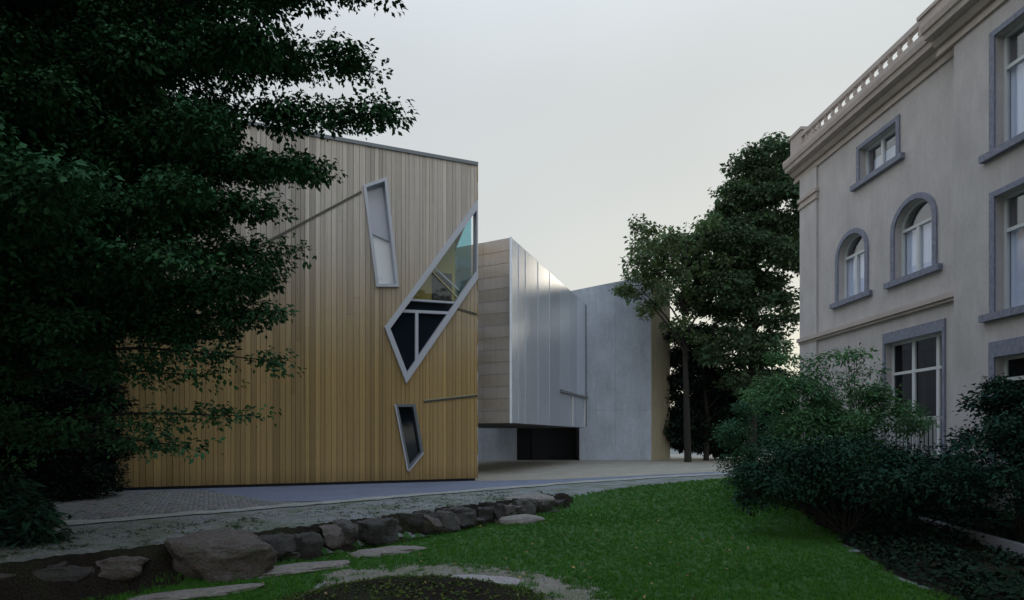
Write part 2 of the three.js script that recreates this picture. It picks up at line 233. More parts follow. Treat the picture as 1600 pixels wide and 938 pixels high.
// ------------------------------------------------------------------ the timber-clad building
const TU = 0.3843, WL = [-11.8, 0, -18.1], FW = 11.34, FH = 11.66;
const wood = thing('timber_building', 'tall museum block clad in vertical larch boards with slanted windows cut into it', 'building', WL, TU);
const winA = [[7.66, 6.79], [8.45, 6.86], [8.03, 10.62], [7.22, 10.22]];
const winB = [[8.70, 3.49], [11.34, 7.42], [11.34, 10.32], [7.94, 5.42]];
const winC = [[8.77, 0.40], [9.33, 1.06], [9.03, 2.79], [8.30, 2.77]];
const holeA = inset(winA, 0.06), holeB = inset(winB, [0.06, 0, 0.06, 0.06]), holeC = inset(winC, 0.06);
{
  // structural walls behind the boards
  part('wall', plate([[0.06, 0.1], [11.28, 0.1], [11.28, 7.33], [holeB[0][0], holeB[0][1]], [holeB[3][0], holeB[3][1]], [11.28, 10.23], [11.28, 11.5], [0.06, 11.5]], -0.3, -0.06, [holeA, holeC]), darkCore, wood);
  const side = plate([[0.3, 0.1], [10, 0.1], [10, 11.5], [0.3, 11.5], [0.3, 10.2], [2.6, 9.2], [2.6, 6.5], [0.3, 7.4]], 0, 0.25); side.rotateY(Math.PI / 2); side.translate(11.03, 0, 0);
  part('wall', side, larch[3], wood);
  part('wall', box(0.06, 0.3, 0.1, 11.5, -10, -0.3), larch[3], wood);
  part('wall', box(0.3, 11.03, 0.1, 11.5, -10.0, -9.75), larch[3], wood);
  part('roof', box(-0.03, 11.37, FH - 0.06, FH + 0.06, -10.05, 0.06), zincDull, wood);
  part('plinth', box(0.05, 11.29, -0.3, 0.1, -10, -0.08), std([0.05, 0.05, 0.055], 0.9), wood);
  // rooms seen through the big window
  part('floor', box(0.3, 11.03, 6.06, 6.42, -9.75, -0.32), whiteInside, wood);
  part('floor', box(0.3, 11.03, 2.9, 3.2, -9.75, -0.32), whiteInside, wood);
  part('ceiling', box(0.3, 11.03, 10.45, 10.6, -9.75, -0.32), whiteInside, wood);
  part('partition', box(7.0, 10.86, 6.42, 10.45, -1.3, -1.2), yellowPly, wood);
  part('door', box(9.95, 10.72, 6.42, 7.85, -1.2, -1.16), darkDoor, wood);
  part('partition', box(7.0, 11.0, 3.2, 6.06, -3.0, -2.9), darkDoor, wood);
  part('partition', box(6.9, 7.0, 3.2, 10.45, -9.75, -0.32), whiteInside, wood);
  part('stair_rail', bar([9.7, 8.2], [10.95, 7.2], 0.06, -1.0, -0.95), whitePaint, wood);
  // boards, each cut round the windows
  const f = rng(21), gap = 0.0055, widths = []; let sum = 0; while (sum < FW) { const w = rr(0.11, 0.22, f); widths.push(w); sum += w; } const edges = [0]; for (const w of widths) edges.push(edges.at(-1) + w * FW / sum); const NB = widths.length;
  const bounds = (hole, x) => { let lo = Infinity, hi = -Infinity; for (let i = 0; i < hole.length; i++) { const a = hole[i], b = hole[(i + 1) % hole.length]; if ((a[0] - x) * (b[0] - x) <= 0 && a[0] !== b[0]) { const y = a[1] + (b[1] - a[1]) * (x - a[0]) / (b[0] - a[0]); lo = Math.min(lo, y); hi = Math.max(hi, y); } } return [lo, hi]; };
  for (let i = 0; i < NB; i++) {
    const x0 = edges[i] + gap, x1 = edges[i + 1] - gap, off = f(), proud = f() * 0.012;
    let tone = Math.floor(f() * 6); if (f() < 0.35) tone = 2 + Math.floor(f() * 3);
    const cuts = [];
    for (const h of [holeA, holeB, holeC]) {
      const us = h.map(p => p[0]), a = Math.max(x0, Math.min(...us)), b = Math.min(x1, Math.max(...us)); if (b - a < 1e-4) continue;
      const xs = [...new Set([a, ...us.filter(u => u > a + 1e-4 && u < b - 1e-4), b])].sort((p, q) => p - q), lo = [], hi = [];
      for (const x of xs) { const q = bounds(h, Math.min(Math.max(x, Math.min(...us) + 1e-6), Math.max(...us) - 1e-6)); lo.push([x, q[0]]); hi.push([x, q[1]]); }
      if (a > x0) { lo.unshift([x0, lo[0][1]]); hi.unshift([x0, hi[0][1]]); }
      if (b < x1) { lo.push([x1, lo.at(-1)[1]]); hi.push([x1, hi.at(-1)[1]]); }
      cuts.push({ lo, hi, y: hi[0][1] });
    }
    cuts.sort((p, q) => p.y - q.y);
    let floor = [[x0, 0.10 + f() * 0.01], [x1, 0.10 + f() * 0.01]];
    const piece = (lo, hi) => {
      const g = plate([...lo, ...[...hi].reverse()], -0.045, 0.002 + proud), p = g.attributes.position, uv = g.attributes.uv;
      for (let k = 0; k < p.count; k++) uv.setXY(k, p.getX(k) * 0.9 + off * 3, p.getY(k) / 12);
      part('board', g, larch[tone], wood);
    };
    // some boards are made of two lengths, butted at a fine joint
    const whole = !cuts.length && f() < 0.45, jy = rr(2.5, 9.5, f);
    for (const c of cuts) { piece(floor, c.lo); floor = c.hi; }
    if (whole) { piece(floor, [[x0, jy], [x1, jy]]); floor = [[x0, jy + 0.006], [x1, jy + 0.006]]; tone = Math.max(0, Math.min(5, tone + (f() < 0.5 ? -1 : 1))); }
    piece(floor, [[x0, FH - 0.06], [x1, FH - 0.06]]);
  }
  // windows
  const frame = (name, pts, w, z0, z1, mat, ew) => part(name, plate(pts, z0, z1, [inset(pts, ew ?? w)]), mat, wood);
  const fa = frame('window', winA, 0.1, -0.28, 0.09, zincTrim); fa.userData.label = 'slender leaning window with a pale frame and lavender pane';
  part('pane', plate(inset(winA, 0.1), -0.2, -0.18), new THREE.MeshPhysicalMaterial({ color: lin(1, 1, 1), roughness: 0.02, transmission: 1, thickness: 0 }), fa);
  part('pane_backing', plate(inset(winA, 0.07), -0.27, -0.25), backingLavender, fa);  // lavender-grey panel set behind the pane
  part('pane_backing', plate([[7.72, 6.86], [8.37, 6.92], [8.2, 8.42], [7.52, 8.6]], -0.249, -0.235), backingWhite, fa);  // second, whiter panel behind the lower part
  part('glazing_bar', bar([7.46, 8.70], [8.14, 8.46], 0.035, -0.18, -0.15), zincDull, fa);
  const fb = frame('window', winB, 0.2, -0.3, 0.12, zincTrim, [0.19, 0.05, 0.19, 0.17]); fb.userData.label = 'big lozenge window that wraps round the corner of the timber wall';
  const inB = inset(winB, [0.19, 0.05, 0.19, 0.17]);
  // lower pane: dark mirror glass; upper pane: clear
  part('pane', plate([inB[0], [10.27, 6.12], [8.50, 6.02], inB[3]], -0.16, -0.14), glassDark, fb);
  part('pane', plate([[8.60, 6.10], [10.28, 6.16], [10.54, 6.46], [8.95, 6.46]], -0.16, -0.14), glassDark, fb);
  part('pane', plate([[8.9, 6.48], [10.55, 6.50], inB[1], inB[2]], -0.16, -0.145), glassClear, fb);
  part('glazing_bar', bar([8.48, 6.05], [10.30, 6.11], 0.1, -0.2, -0.02), zincTrim, fb);
  part('glazing_bar', bar([8.88, 6.47], [10.62, 6.50], 0.07, -0.2, -0.02), zincTrim, fb);
  part('glazing_bar', bar([9.1, 6.02], [9.1, 4.20], 0.11, -0.2, -0.02), zincTrim, fb);
  part('glazing_bar', bar([9.62, 7.62], [10.62, 6.72], 0.045, -0.14, -0.09), std([0.5, 0.45, 0.25], 0.5), fb);
  const sp = plate([[0.3, 10.15], [2.5, 9.15], [2.5, 6.6], [0.3, 7.45]], 0, 0.02); sp.rotateY(Math.PI / 2); sp.translate(11.2, 0, 0);
  part('pane', sp, glassTeal, fb);
  const fc = frame('window', winC, 0.1, -0.28, 0.07, zincDull); fc.userData.label = 'small dark pointed window low on the timber wall';
  part('pane', plate(inset(winC, 0.1), -0.2, -0.18), glassDark, fc);
  part('trim', bar([8.76, 0.44], [8.31, 2.76], 0.05, 0.071, 0.085), zincTrim, fc);
  part('trim', bar([8.79, 0.42], [9.32, 1.06], 0.05, 0.071, 0.085), zincTrim, fc);
  // thin slanting reveals across the boards
  for (const [a, b, m] of [[[7.17, 10.0], [0, 5.02], flashingMat], [[10.55, 6.28], [11.33, 6.13], flashingMat], [[9.34, 2.87], [11.35, 3.14], flashingMat]]) part('flashing', bar(a, b, 0.075, 0.0155, 0.03), m, wood);
  part('flashing', bar([9.34, 2.92], [11.36, 3.19], 0.04, 0.0155, 0.045), flashingPale, wood);
  part('corner_post', box(11.34, 11.375, 0.1, 7.4, -0.2, 0.02), larch[1], wood);
  part('corner_post', box(11.34, 11.375, 10.35, FH - 0.07, -0.2, 0.02), larch[2], wood);
}

// ------------------------------------------------------------------ the zinc-clad bridge
{
  const N = [-0.05, 26], br = thing('zinc_bridge', 'raised metal-clad bridge block with seamed zinc panels between timber and concrete buildings', 'building', [N[0], 0, -N[1]]);
  const B0 = 2.22, B1 = 10.15;
  // plan corners relative to N as [x, depth]
  const plan = [[0.02, 0.05], [4.72, 12.95], [-1.5, 14.8], [-6.4, 3.65]];
  const core = new THREE.ExtrudeGeometry(new THREE.Shape(plan.map(p => new THREE.Vector2(...p))), { depth: B1 - B0 - 0.1, bevelEnabled: false });
  core.rotateX(-Math.PI / 2); core.translate(0, B0 + 0.05, 0);
  part('wall', metreUV(core), std([0.05, 0.05, 0.055], 0.8), br);
  const sof = new THREE.ExtrudeGeometry(new THREE.Shape(plan.map(p => new THREE.Vector2(...p))), { depth: 0.04, bevelEnabled: false }); sof.rotateX(-Math.PI / 2); sof.translate(0, B0, 0);
  part('soffit', metreUV(sof), std([0.08, 0.08, 0.085], 0.8), br);
  const f = rng(5);
  // right flank: tall seamed panels
  const la = Math.hypot(4.75, 13), rt = Math.atan2(13, 4.75);
  const place = (g, yaw, x, z) => { g.rotateY(yaw); g.translate(x, 0, z); return g; };
  const seams = [0, 0.9, 1.85, 3.75, 5.7, 7.7, 9.7, 11.7, la];
  for (let i = 0; i < seams.length - 1; i++) {
    const a = seams[i] + (i ? 0.012 : 0), b = seams[i + 1] - 0.012, low = i >= 5;
    const rows = low ? [[B0, 4.08], [4.24, B1]] : [[B0, B1]];
    for (const [y0, y1] of rows) part('panel', place(plate([[a, y0 + .01], [b, y0 + .01], [b, y1 - .01], [a, y1 - .01]], 0.0, 0.03 + (f() * 0.006), [], 0.004), rt, 0, 0), low && y0 < 3 ? zinc[0] : zinc[Math.floor(f() * 3)], br);
    if (i && i < 5) part('seam', place(box(seams[i] - 0.01, seams[i] + 0.01, B0 + 0.02, B1 - 0.02, 0.03, 0.048), rt, 0, 0), zinc[0], br);
  }
  part('shadow_gap', place(box(la - 0.01, la + 0.12, B0 + 0.02, B1 - 0.02, -0.05, 0.06), rt, 0, 0), std([0.05, 0.055, 0.06], 0.6), br);  // dark strip coloured as the shadow gap towards the concrete
  part('ledge', place(box(7.7, la, 4.08, 4.2, 0, 0.2), rt, 0, 0), zincDull, br);
  for (const s of [10.2, 13.3]) part('mullion', place(box(s, s + 0.22, B0 + 0.05, 4.07, 0.04, 0.1), rt, 0, 0), std([0.6, 0.61, 0.62], 0.5), br);
  // front face: lapped horizontal panels
  const fl = 6.9;
  const bands = 15, bh = (B1 - B0) / bands;
  for (let c = 0; c < 3; c++) for (let k = 0; k < bands; k++) {
    const x0 = [-fl, -3.4, -1.36][c] + 0.006, x1 = [-3.4, -1.36, -0.03][c] - 0.006, y0 = B0 + k * bh + 0.004, y1 = y0 + bh - 0.008;
    const g = plate([[x0, y0], [x1, y0], [x1, y1], [x0, y1]], 0, 0.02, [], 0.003), p = g.attributes.position;
    for (let q = 0; q < p.count; q++) if (p.getZ(q) > 0.01) p.setZ(q, p.getZ(q) + 0.007 * (1 - (p.getY(q) - y0) / bh) + f() * 0.001);
    g.computeVertexNormals(); part('panel', place(metreUV(g), Math.atan2(-0.86, 1.55), 0, 0), zincWarm[Math.floor(f() * 3)], br);
  }
  part('corner_trim', box(-0.05, 0.05, B0, B1 + 0.03, -0.06, 0.045), zinc[2], br);
  part('roof', (() => { const g = new THREE.ExtrudeGeometry(new THREE.Shape(plan.map(p => new THREE.Vector2(p[0], p[1]))), { depth: 0.08, bevelEnabled: false }); g.rotateX(-Math.PI / 2); g.translate(0, B1 - 0.05, 0); return metreUV(g); })(), zincDull, br);
}

// ------------------------------------------------------------------ the concrete building
{
  const C = [9.63, 42], L = [-8, 41.2], len = Math.hypot(C[0] - L[0], C[1] - L[1]);
  const cb = thing('concrete_building', 'pale grey concrete block with sloping top and tan end wall behind the zinc bridge', 'building', [C[0], 0, -C[1]], Math.atan2(C[1] - L[1], C[0] - L[0]));
  const top = x => 12.85 + x * 0.21;                                    // x = 0 at the right-hand corner, negative to the left
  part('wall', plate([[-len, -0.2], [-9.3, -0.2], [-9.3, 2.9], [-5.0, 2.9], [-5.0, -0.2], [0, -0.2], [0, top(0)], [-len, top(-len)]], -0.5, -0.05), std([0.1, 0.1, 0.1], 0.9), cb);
  const cols = [-17.6, -14.2, -11.6, -9.3, -5.0, -2.5, 0], rows = [0.02, 3.5, 99], f = rng(3);
  for (let i = 0; i < cols.length - 1; i++) for (let j = 0; j < 2; j++) {
    const lift = i === 3 && j === 0;
    const a = cols[i] + 0.004, b = cols[i + 1] - (i === cols.length - 2 ? 0 : 0.004), y0 = lift ? 2.9 : rows[j] + 0.004, ya = Math.min(rows[j + 1] - 0.008, top(a)), yb = Math.min(rows[j + 1] - 0.008, top(b)); if (ya < y0 + .1) continue;
    part('panel', plate([[a, y0], [b, y0], [b, yb], [a, ya]], -0.05, f() * 0.006), concrete[Math.floor(f() * 3)], cb);
  }
  const shadeBack = part('shade_recess', box(-9.3, -5.0, 0, 2.9, -1.7, -1.6), std([0.03, 0.032, 0.038], 0.9), cb); part('door', box(-8.2, -7.0, 0.02, 2.3, -1.58, -1.54), std([0.032, 0.034, 0.04], 0.8), shadeBack);  // added recess back and door leaf, near-black to stand for the bridge shadow
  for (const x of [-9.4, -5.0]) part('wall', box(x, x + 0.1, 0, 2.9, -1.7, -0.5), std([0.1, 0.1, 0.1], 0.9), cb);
  // right-hand end wall, set back at an angle
  const ey = Math.atan2(1.25, 1.7), ew = Math.hypot(1.25, 1.7);
  const e = (g) => { g.rotateY(ey); return g; };
  part('end_wall', e(plate([[0.0, -0.2], [ew, -0.2], [ew, 12.6], [0.0, 12.85]], -0.4, -0.012)), tanWall, cb);
  for (let j = 0; j < 3; j++) part('panel', e(plate([[0.01, 0], [ew, 0], [ew, [4.6, 8.8, 12.6][j]], [0.01, [4.6, 8.8, 12.85][j]]].map(([x, y], k) => [x, k < 2 ? [0.02, 4.62, 8.82][j] : y]), -0.012, 0)), tanWall, cb);
  part('wall', box(-len, 1.0, 0, 11, -9, -8.6), concrete[0], cb);
  part('roof', plate([[-len, top(-len) - 0.4], [0, top(0) - 0.4], [0, top(0) - 0.2], [-len, top(-len) - 0.2]], -9, -0.5), roofMat, cb);
}

// ------------------------------------------------------------------ the old villa on the right
{
  const v = thing('plastered_villa', 'old plastered villa with arched windows, blue-grey stone surrounds and a balustraded cornice', 'building', [10.77, 0, -22.6], -Math.PI / 2 + 0.05);
  // local x runs along the front towards the camera, local z points out of the front; u = x
  const arch = (u0, u1, v0, v1, n = 14) => { const r = (u1 - u0) / 2, c = (u0 + u1) / 2, p = [[u0, v0], [u1, v0]]; for (let i = 0; i <= n; i++) { const a = Math.PI * i / n; p.push([c + r * Math.cos(a), v1 - r * 0.92 + r * 0.92 * Math.sin(a)]); } return p; };
  const rect = (u0, u1, v0, v1) => [[u0, v0], [u1, v0], [u1, v1], [u0, v1]];
  const W = [
    { k: 'arch', u: [2.36, 3.78], v: [6.1, 8.14] }, { k: 'arch', u: [5.12, 6.6], v: [6.1, 8.14] },
    { k: 'rect', u: [3.5, 5.2], v: [9.62, 10.65] }, { k: 'french', u: [4.72, 6.95], v: [1.15, 4.35] }
  ];
  const P = [{ k: 'rect', u: [8.95, 10.4], v: [8.05, 10.62] }, { k: 'rect', u: [8.95, 10.4], v: [4.4, 7.0] }, { k: 'door', u: [8.95, 10.4], v: [0.9, 3.4] }];
  const outline = w => w.k === 'arch' ? arch(...w.u, ...w.v) : rect(...w.u, ...w.v);
  part('wall', plate(rect(0, 7.73, -0.3, 11.6), -0.42, 0, W.map(outline)), plaster, v);
  part('wall', plate(rect(7.73, 16, -0.3, 11.6), -0.42, 0.35, P.map(outline)), plaster, v);
  part('wall', box(0, 0.4, -0.3, 11.6, -10, -0.42), plaster, v);
  part('wall', box(0.4, 16, -0.3, 11.6, -10, -9.6), plaster, v);
  part('wall', box(15.6, 16, -0.3, 11.6, -9.6, -0.42), plaster, v);
  part('roof', box(0.1, 15.9, 11.6, 11.95, -9.9, -0.45), roofMat, v);
  for (const y of [0.95, 5.1, 8.9]) part('floor', box(0.4, 15.6, y - 0.25, y, -9.6, -0.45), std([0.12, 0.1, 0.08], 0.9), v);
  part('partition', box(0.4, 15.6, 0.95, 11.6, -4.6, -4.5), std([0.03, 0.03, 0.035], 0.9), v);
  const win = (w, zf) => {
    const [u0, u1] = w.u, [v0, v1] = w.v, c = (u0 + u1) / 2, z = zf - 0.26, out = outline(w), g = [];
    const inn = w.k === 'arch' ? arch(u0 + 0.07, u1 - 0.07, v0 + 0.07, v1 - 0.07) : rect(u0 + 0.07, u1 - 0.07, v0 + 0.07, v1 - 0.07);
    g.push(plate(out, z, z + 0.07, [inn]));
    const tr = w.k === 'arch' ? v1 - (u1 - u0) * 0.44 : w.k === 'french' ? v0 + (v1 - v0) * 0.72 : w.k === 'door' ? v1 - 0.5 : v1 - (v1 - v0) * 0.3;
    const us = w.k === 'french' ? [u0 + 0.9, u1 - 0.42] : [c - 0.06];
    for (const u of us) g.push(box(u - 0.055, u + 0.055, v0 + 0.07, w.k === 'arch' ? tr : v1 - 0.07, z + 0.003, z + 0.082));
    if (w.v[1] - w.v[0] > 1.2) g.push(box(u0 + 0.07, u1 - 0.07, tr - 0.04, tr + 0.04, z + 0.006, z + 0.088));
    const m = part(w.k === 'door' ? 'door' : 'window', g, whitePaint, v);
    part('pane', plate(inn, z + 0.02, z + 0.035), w.k === 'french' || w.k === 'door' ? glassDim : glassVilla, m);
    // stone surround, proud of the plaster
    const s = 0.155, so = w.k === 'arch' ? arch(u0 - s, u1 + s, v0, v1 + s) : w.k === 'rect' || w.k === 'french' ? rect(u0 - s * (w.k === 'french' ? 0.6 : 0.9), u1 + s * (w.k === 'french' ? 0.6 : 0.9), v0, v1 + s * (w.k === 'french' ? 2.0 : 0.9)) : rect(u0 - s, u1 + s, v0, v1 + 0.36);
    const si = w.k === 'arch' ? arch(u0, u1, v0, v1) : out, ring2 = [...so.slice(1), so[0], si[0], ...si.slice(1).reverse()];   // up one side, over the top, down the other and back
    part('surround', plate(ring2, zf, zf + 0.05, [], 0.006), bluestone, m);
    if (w.k !== 'door') part('sill', box(u0 - 0.33, u1 + 0.33, v0 - 0.16, v0, zf - 0.2, zf + 0.13), bluestone, m);
    if (w.k === 'arch' || w === P[0] || w === P[1]) {                   // pale net curtains in gentle folds
      const cg = new THREE.PlaneGeometry(u1 - u0 - 0.1, tr - v0, 60, 1), p = cg.attributes.position;
      for (let i = 0; i < p.count; i++) p.setZ(i, 0.025 * Math.sin(p.getX(i) * 46) + 0.012 * Math.sin(p.getX(i) * 19));
      cg.translate(c, (v0 + tr) / 2, z - 0.05); cg.computeVertexNormals(); part('curtain', cg, curtainMat, m);
    }
    if (w === W[2]) part('curtain', box(u0 + 0.1, u1 - 0.1, v0 + 0.05, v1 - 0.35, z - 0.16, z - 0.13), curtainMat, m);
  };
  for (const w of W) win(w, 0);
  for (const w of P) win(w, 0.35);
  // corner pilaster, string course
  part('pilaster', [box(0, 1.12, -0.3, 10.05, 0, 0.07)], plaster, v);
  part('pilaster', [box(0, 1.12, 10.42, 11.25, 0, 0.07)], plaster, v);
  part('capital', [box(-0.04, 1.16, 10.05, 10.16, 0, 0.12), box(-0.02, 1.14, 10.16, 10.30, 0, 0.08), box(-0.06, 1.18, 10.30, 10.42, 0, 0.14)], corniceStone, v);
  part('string_course', [box(-0.06, 7.73, 5.12, 5.26, 0, 0.16), box(-0.04, 7.73, 5.04, 5.12, 0, 0.1)], corniceStone, v);
  // cornice: a moulded profile run along the front and returned at the end
  const prof = [[0, 11.2], [0.07, 11.2], [0.07, 11.3], [0.03, 11.3], [0.03, 11.42], [0.12, 11.42], [0.20, 11.52], [0.20, 11.58], [0.40, 11.6], [0.42, 11.74], [0.47, 11.76], [0.50, 11.9], [0.50, 12.0], [0, 12.05]];
  const run = (u0, u1, z) => { const s = new THREE.Shape(prof.map(([a, b]) => new THREE.Vector2(a, b))), g = new THREE.ExtrudeGeometry(s, { depth: u1 - u0, bevelEnabled: false }); g.rotateY(Math.PI / 2); g.scale(1, 1, -1); const ix = g.index, p = g.attributes.position; for (let i = 0; i < p.count; i += 3) { const a = [p.getX(i), p.getY(i), p.getZ(i)]; p.setXYZ(i, p.getX(i + 1), p.getY(i + 1), p.getZ(i + 1)); p.setXYZ(i + 1, ...a); } g.translate(u0, 0, z); g.computeVertexNormals(); return metreUV(g); };
  part('cornice', run(-0.45, 7.6, 0), corniceStone, v);
  part('cornice', run(7.25, 16.3, 0.35), corniceStone, v);
  part('cornice', box(-0.5, 0, 11.6, 12.0, -10.4, 0.0), corniceStone, v);
  // balustrade over the front
  part('pedestal', [box(0.05, 0.82, 12.0, 12.62, -0.2, 0.45), box(0.0, 0.88, 12.62, 12.72, -0.25, 0.5)], corniceStone, v);
  part('rail', box(0.82, 6.75, 12.38, 12.53, 0.30, 0.45), corniceStone, v);
  part('rail', box(0.82, 6.75, 12.03, 12.07, 0.28, 0.47), corniceStone, v);
  const bal = new THREE.LatheGeometry([[0.07, 0], [0.07, 0.04], [0.045, 0.06], [0.075, 0.13], [0.06, 0.2], [0.04, 0.25], [0.07, 0.28], [0.07, 0.32]].map(p => new THREE.Vector2(...p)), 10);
  for (let i = 0; i < 15; i++) { const b = part('baluster', bal, corniceStone, v); b.position.set(1.05 + i * 0.4, 12.06, 0.375); }
  part('parapet', [box(6.75, 16.2, 12.03, 12.46, 0.15, 0.5), box(6.72, 16.2, 12.46, 12.55, 0.1, 0.55)], corniceStone, v);
  part('terrace', box(3.2, 8.6, -0.3, 1.0, 0.35, 1.5), bluestone, v).userData.label = 'low raised stone terrace';
}
{ // white railing on the terrace
  const rl = thing('white_railing', 'short white baluster railing half hidden by shrubs under the wide villa window', 'railing', [10.77, 0, -22.6], -Math.PI / 2 + 0.05);
  part('rail', box(4.2, 8.55, 2.02, 2.1, 1.26, 1.36), whitePaint, rl); part('rail', box(4.2, 8.55, 1.12, 1.2, 1.27, 1.35), whitePaint, rl);
  const b = new THREE.CylinderGeometry(0.032, 0.032, 0.82, 8);
  for (let i = 0; i < 30; i++) { const m = part('baluster', b, whitePaint, rl); m.position.set(4.3 + i * 0.14, 1.61, 1.31); }
}

// ------------------------------------------------------------------ stones
function rockGeo(seed, sx, sy, sz, rough = 0.22, detail = 4, facets = false) {
  const fr = rng(seed * 77 + 5), cuts = []; if (facets) for (let i = 0; i < 9; i++) { const v = new THREE.Vector3(rr(-1, 1, fr), rr(-.8, 1, fr), rr(-1, 1, fr)).normalize(); cuts.push([v, rr(0.62, 0.85, fr)]); }
  const g = new THREE.IcosahedronGeometry(1, detail), p = g.attributes.position;
  for (let i = 0; i < p.count; i++) {
    let x = p.getX(i), y = p.getY(i), z = p.getZ(i);
    for (const [v, c] of cuts) { const e = x * v.x + y * v.y + z * v.z - c; if (e > 0) { x -= v.x * e; y -= v.y * e; z -= v.z * e; } }
    const k = 1 + rough * fbm(x * 0.9 + seed * 3.1, y * 0.9, z * 0.9 + seed, 3) * 2 + rough * 0.25 * fbm(x * 4 + seed, y * 4, z * 4, 3);
    if (facets && y > 0.5) y = 0.5 + (y - 0.5) * 0.25;
    const sq = t => Math.sign(t) * Math.pow(Math.abs(t), 0.88);
    p.setXYZ(i, sq(x) * k * sx, sq(y) * k * sy, sq(z) * k * sz);
  }
  return metreUV(toCreasedNormals(g, 0.5));
}
{
  const b = part('boulder', rockGeo(9, 0.84, 0.5, 0.58, 0.3, 14, true), rock[0]); b.position.set(-4.35, -0.22, -9.1); b.rotation.set(0, 0.35, -0.06);
  tag(b, 'large rounded brown boulder at the near end of the stone edging', 'boulder');
  const slab = part('flat_stone', rockGeo(5, 0.75, 0.13, 0.5, 0.12, 8), paleStone); slab.position.set(0.45, -0.06, -16.2); slab.rotation.y = 0.6;
  tag(slab, 'pale flat slab capping the far end of the stone edging', 'stone');
  const slab2 = part('flat_stone', rockGeo(8, 0.62, 0.16, 0.35, 0.14, 8), paleStone); slab2.name = 'flat_stone_001'; slab2.position.set(0.2, -0.42, -14.6); slab2.rotation.y = 0.5;
  tag(slab2, 'pale sloping stone on the lawn under the capping slab', 'stone');
  const flats = [[-2.25, 11.05, 0.62, 0.3, 'narrow pale flat stone lying in the grass before the dark edging stones'], [-3.35, 9.55, 0.75, 0.3, 'long pale flat stone in the grass right of the big boulder'], [-4.15, 8.0, 0.75, 0.22, 'thin pale stone strip in front of the big boulder'], [-4.9, 6.9, 0.8, 0.24, 'pale curved edging stone in the dark left corner of the lawn'], [-0.55, 8.75, 0.62, 0.4, 'grey flat slab lying on the gravel ring in the foreground']];
  flats.forEach(([x, d, a, c, label], i) => { const m = part('flat_stone', rockGeo(20 + i, a, 0.06, c, 0.34, 7), i === 4 ? std([1.5, 1.55, 1.7], 0.9, { map: rockMap }) : paleStone); m.name = 'flat_stone_' + String(i + 2).padStart(3, '0'); m.position.set(x, height(x, d) + (i === 4 ? 0.0 : 0.03), -d); m.rotation.y = i === 4 ? 0.1 : 0.55; tag(m, label, 'stone'); });
  const wall = thing('stone_edging', 'low row of dark rough stones holding up the path edge above the lawn', 'stone edging');
  const f = rng(12), row = [];
  for (let t = 0.8; t < 6.0; t += (t < 3 ? 0.13 : 0.085) + f() * 0.05) if (t < 2.75 || t > 3.2) row.push(t);
  row.forEach((t, i) => {
    const k = Math.floor(t), q = t - k, x = mix(EDGE[k][0], EDGE[k + 1][0], q), d = mix(EDGE[k][1], EDGE[k + 1][1], q), s = rr(0.24, 0.52, f), low = f() < 0.22;
    const m = part('stone', rockGeo(40 + i, s, low ? 0.14 : rr(0.26, 0.36, f), rr(0.2, 0.34, f), 0.4, 7, true), rock[[1, 3, 1, 3, 3, 0, 1][i % 7]], wall);
    m.position.set(x + rr(-.1, .15, f), (low ? -0.4 : -0.24) + rr(-.04, .05, f), -d + rr(-.1, .2, f)); m.rotation.set(rr(-.15, .15, f), 0.9 + rr(-.5, .5, f), rr(-.15, .15, f));
  });
  // pale kerb in the bed
  const kg = []; for (let i = 0; i < 6; i++) { const g = box(-0.47, 0.47, -0.1, 0.14, -0.07, 0.07); const t = (i + 0.5) / 6; g.rotateY(1.38); g.translate(mix(9.4, 8.35, t), height(9, 12), -mix(15, 9.4, t)); kg.push(g); }
  structure('kerb', kg, std([0.26, 0.26, 0.28], 0.9, { map: null }));
}

// ------------------------------------------------------------------ foliage tools
function leafGeo(l, w, fold = 0.25) {                                     // a folded pointed leaf along +x: 4 triangles
  const P = [0, 0, 0, l * 0.45, fold * w, w / 2, l, -0.1 * l, 0, l * 0.45, fold * w, -w / 2, l * 0.5, 0, 0], I = [0, 1, 4, 1, 2, 4, 2, 3, 4, 3, 0, 4];
  const g = new THREE.BufferGeometry(); g.setAttribute('position', new THREE.Float32BufferAttribute(P, 3)); g.setIndex(I); return g;
}
function sprayGeo(seed, n, radius, l, w, flatness = 0.35) {               // a little twig with n leaves
  const f = rng(seed), list = [], m = new THREE.Matrix4(), e = new THREE.Euler();
  for (let i = 0; i < n; i++) {
    const a = f() * 6.283, r = radius * Math.sqrt(f()), k = rr(0.7, 1.25, f), g = leafGeo(l * k, w * k);
    e.set(rr(-0.9, 0.9, f), a + rr(-0.8, 0.8, f), rr(-0.9, 0.4, f), 'YXZ'); m.makeRotationFromEuler(e); m.setPosition(Math.cos(a) * r, (f() - 0.5) * radius * 2 * flatness, -Math.sin(a) * r); g.applyMatrix4(m); list.push(g);
  }
  const g = mergeGeometries(list); g.computeVertexNormals(); return g;
}
function foliage(name, parent, spots, geo, mat, seed, tint = 0.35) {      // spots: [x, y, z, scale]
  const f = rng(seed), m = new THREE.InstancedMesh(geo, mat, spots.length), q = new THREE.Quaternion(), e = new THREE.Euler(), M = new THREE.Matrix4(), c = new THREE.Color();
  spots.forEach(([x, y, z, s], i) => { e.set(rr(-0.5, 0.5, f), f() * 6.283, rr(-0.5, 0.5, f)); q.setFromEuler(e); M.compose(new THREE.Vector3(x, y, z), q, new THREE.Vector3(s, s, s)); m.setMatrixAt(i, M); const k = 1 + (f() - 0.5) * 2 * tint; c.setRGB(k * rr(0.85, 1.2, f), k, k * rr(0.8, 1.1, f)); m.setColorAt(i, c); });
  m.name = name; m.userData.kind = 'stuff'; m.castShadow = m.receiveShadow = true; m.instanceMatrix.needsUpdate = true; parent.add(m); return m;
}
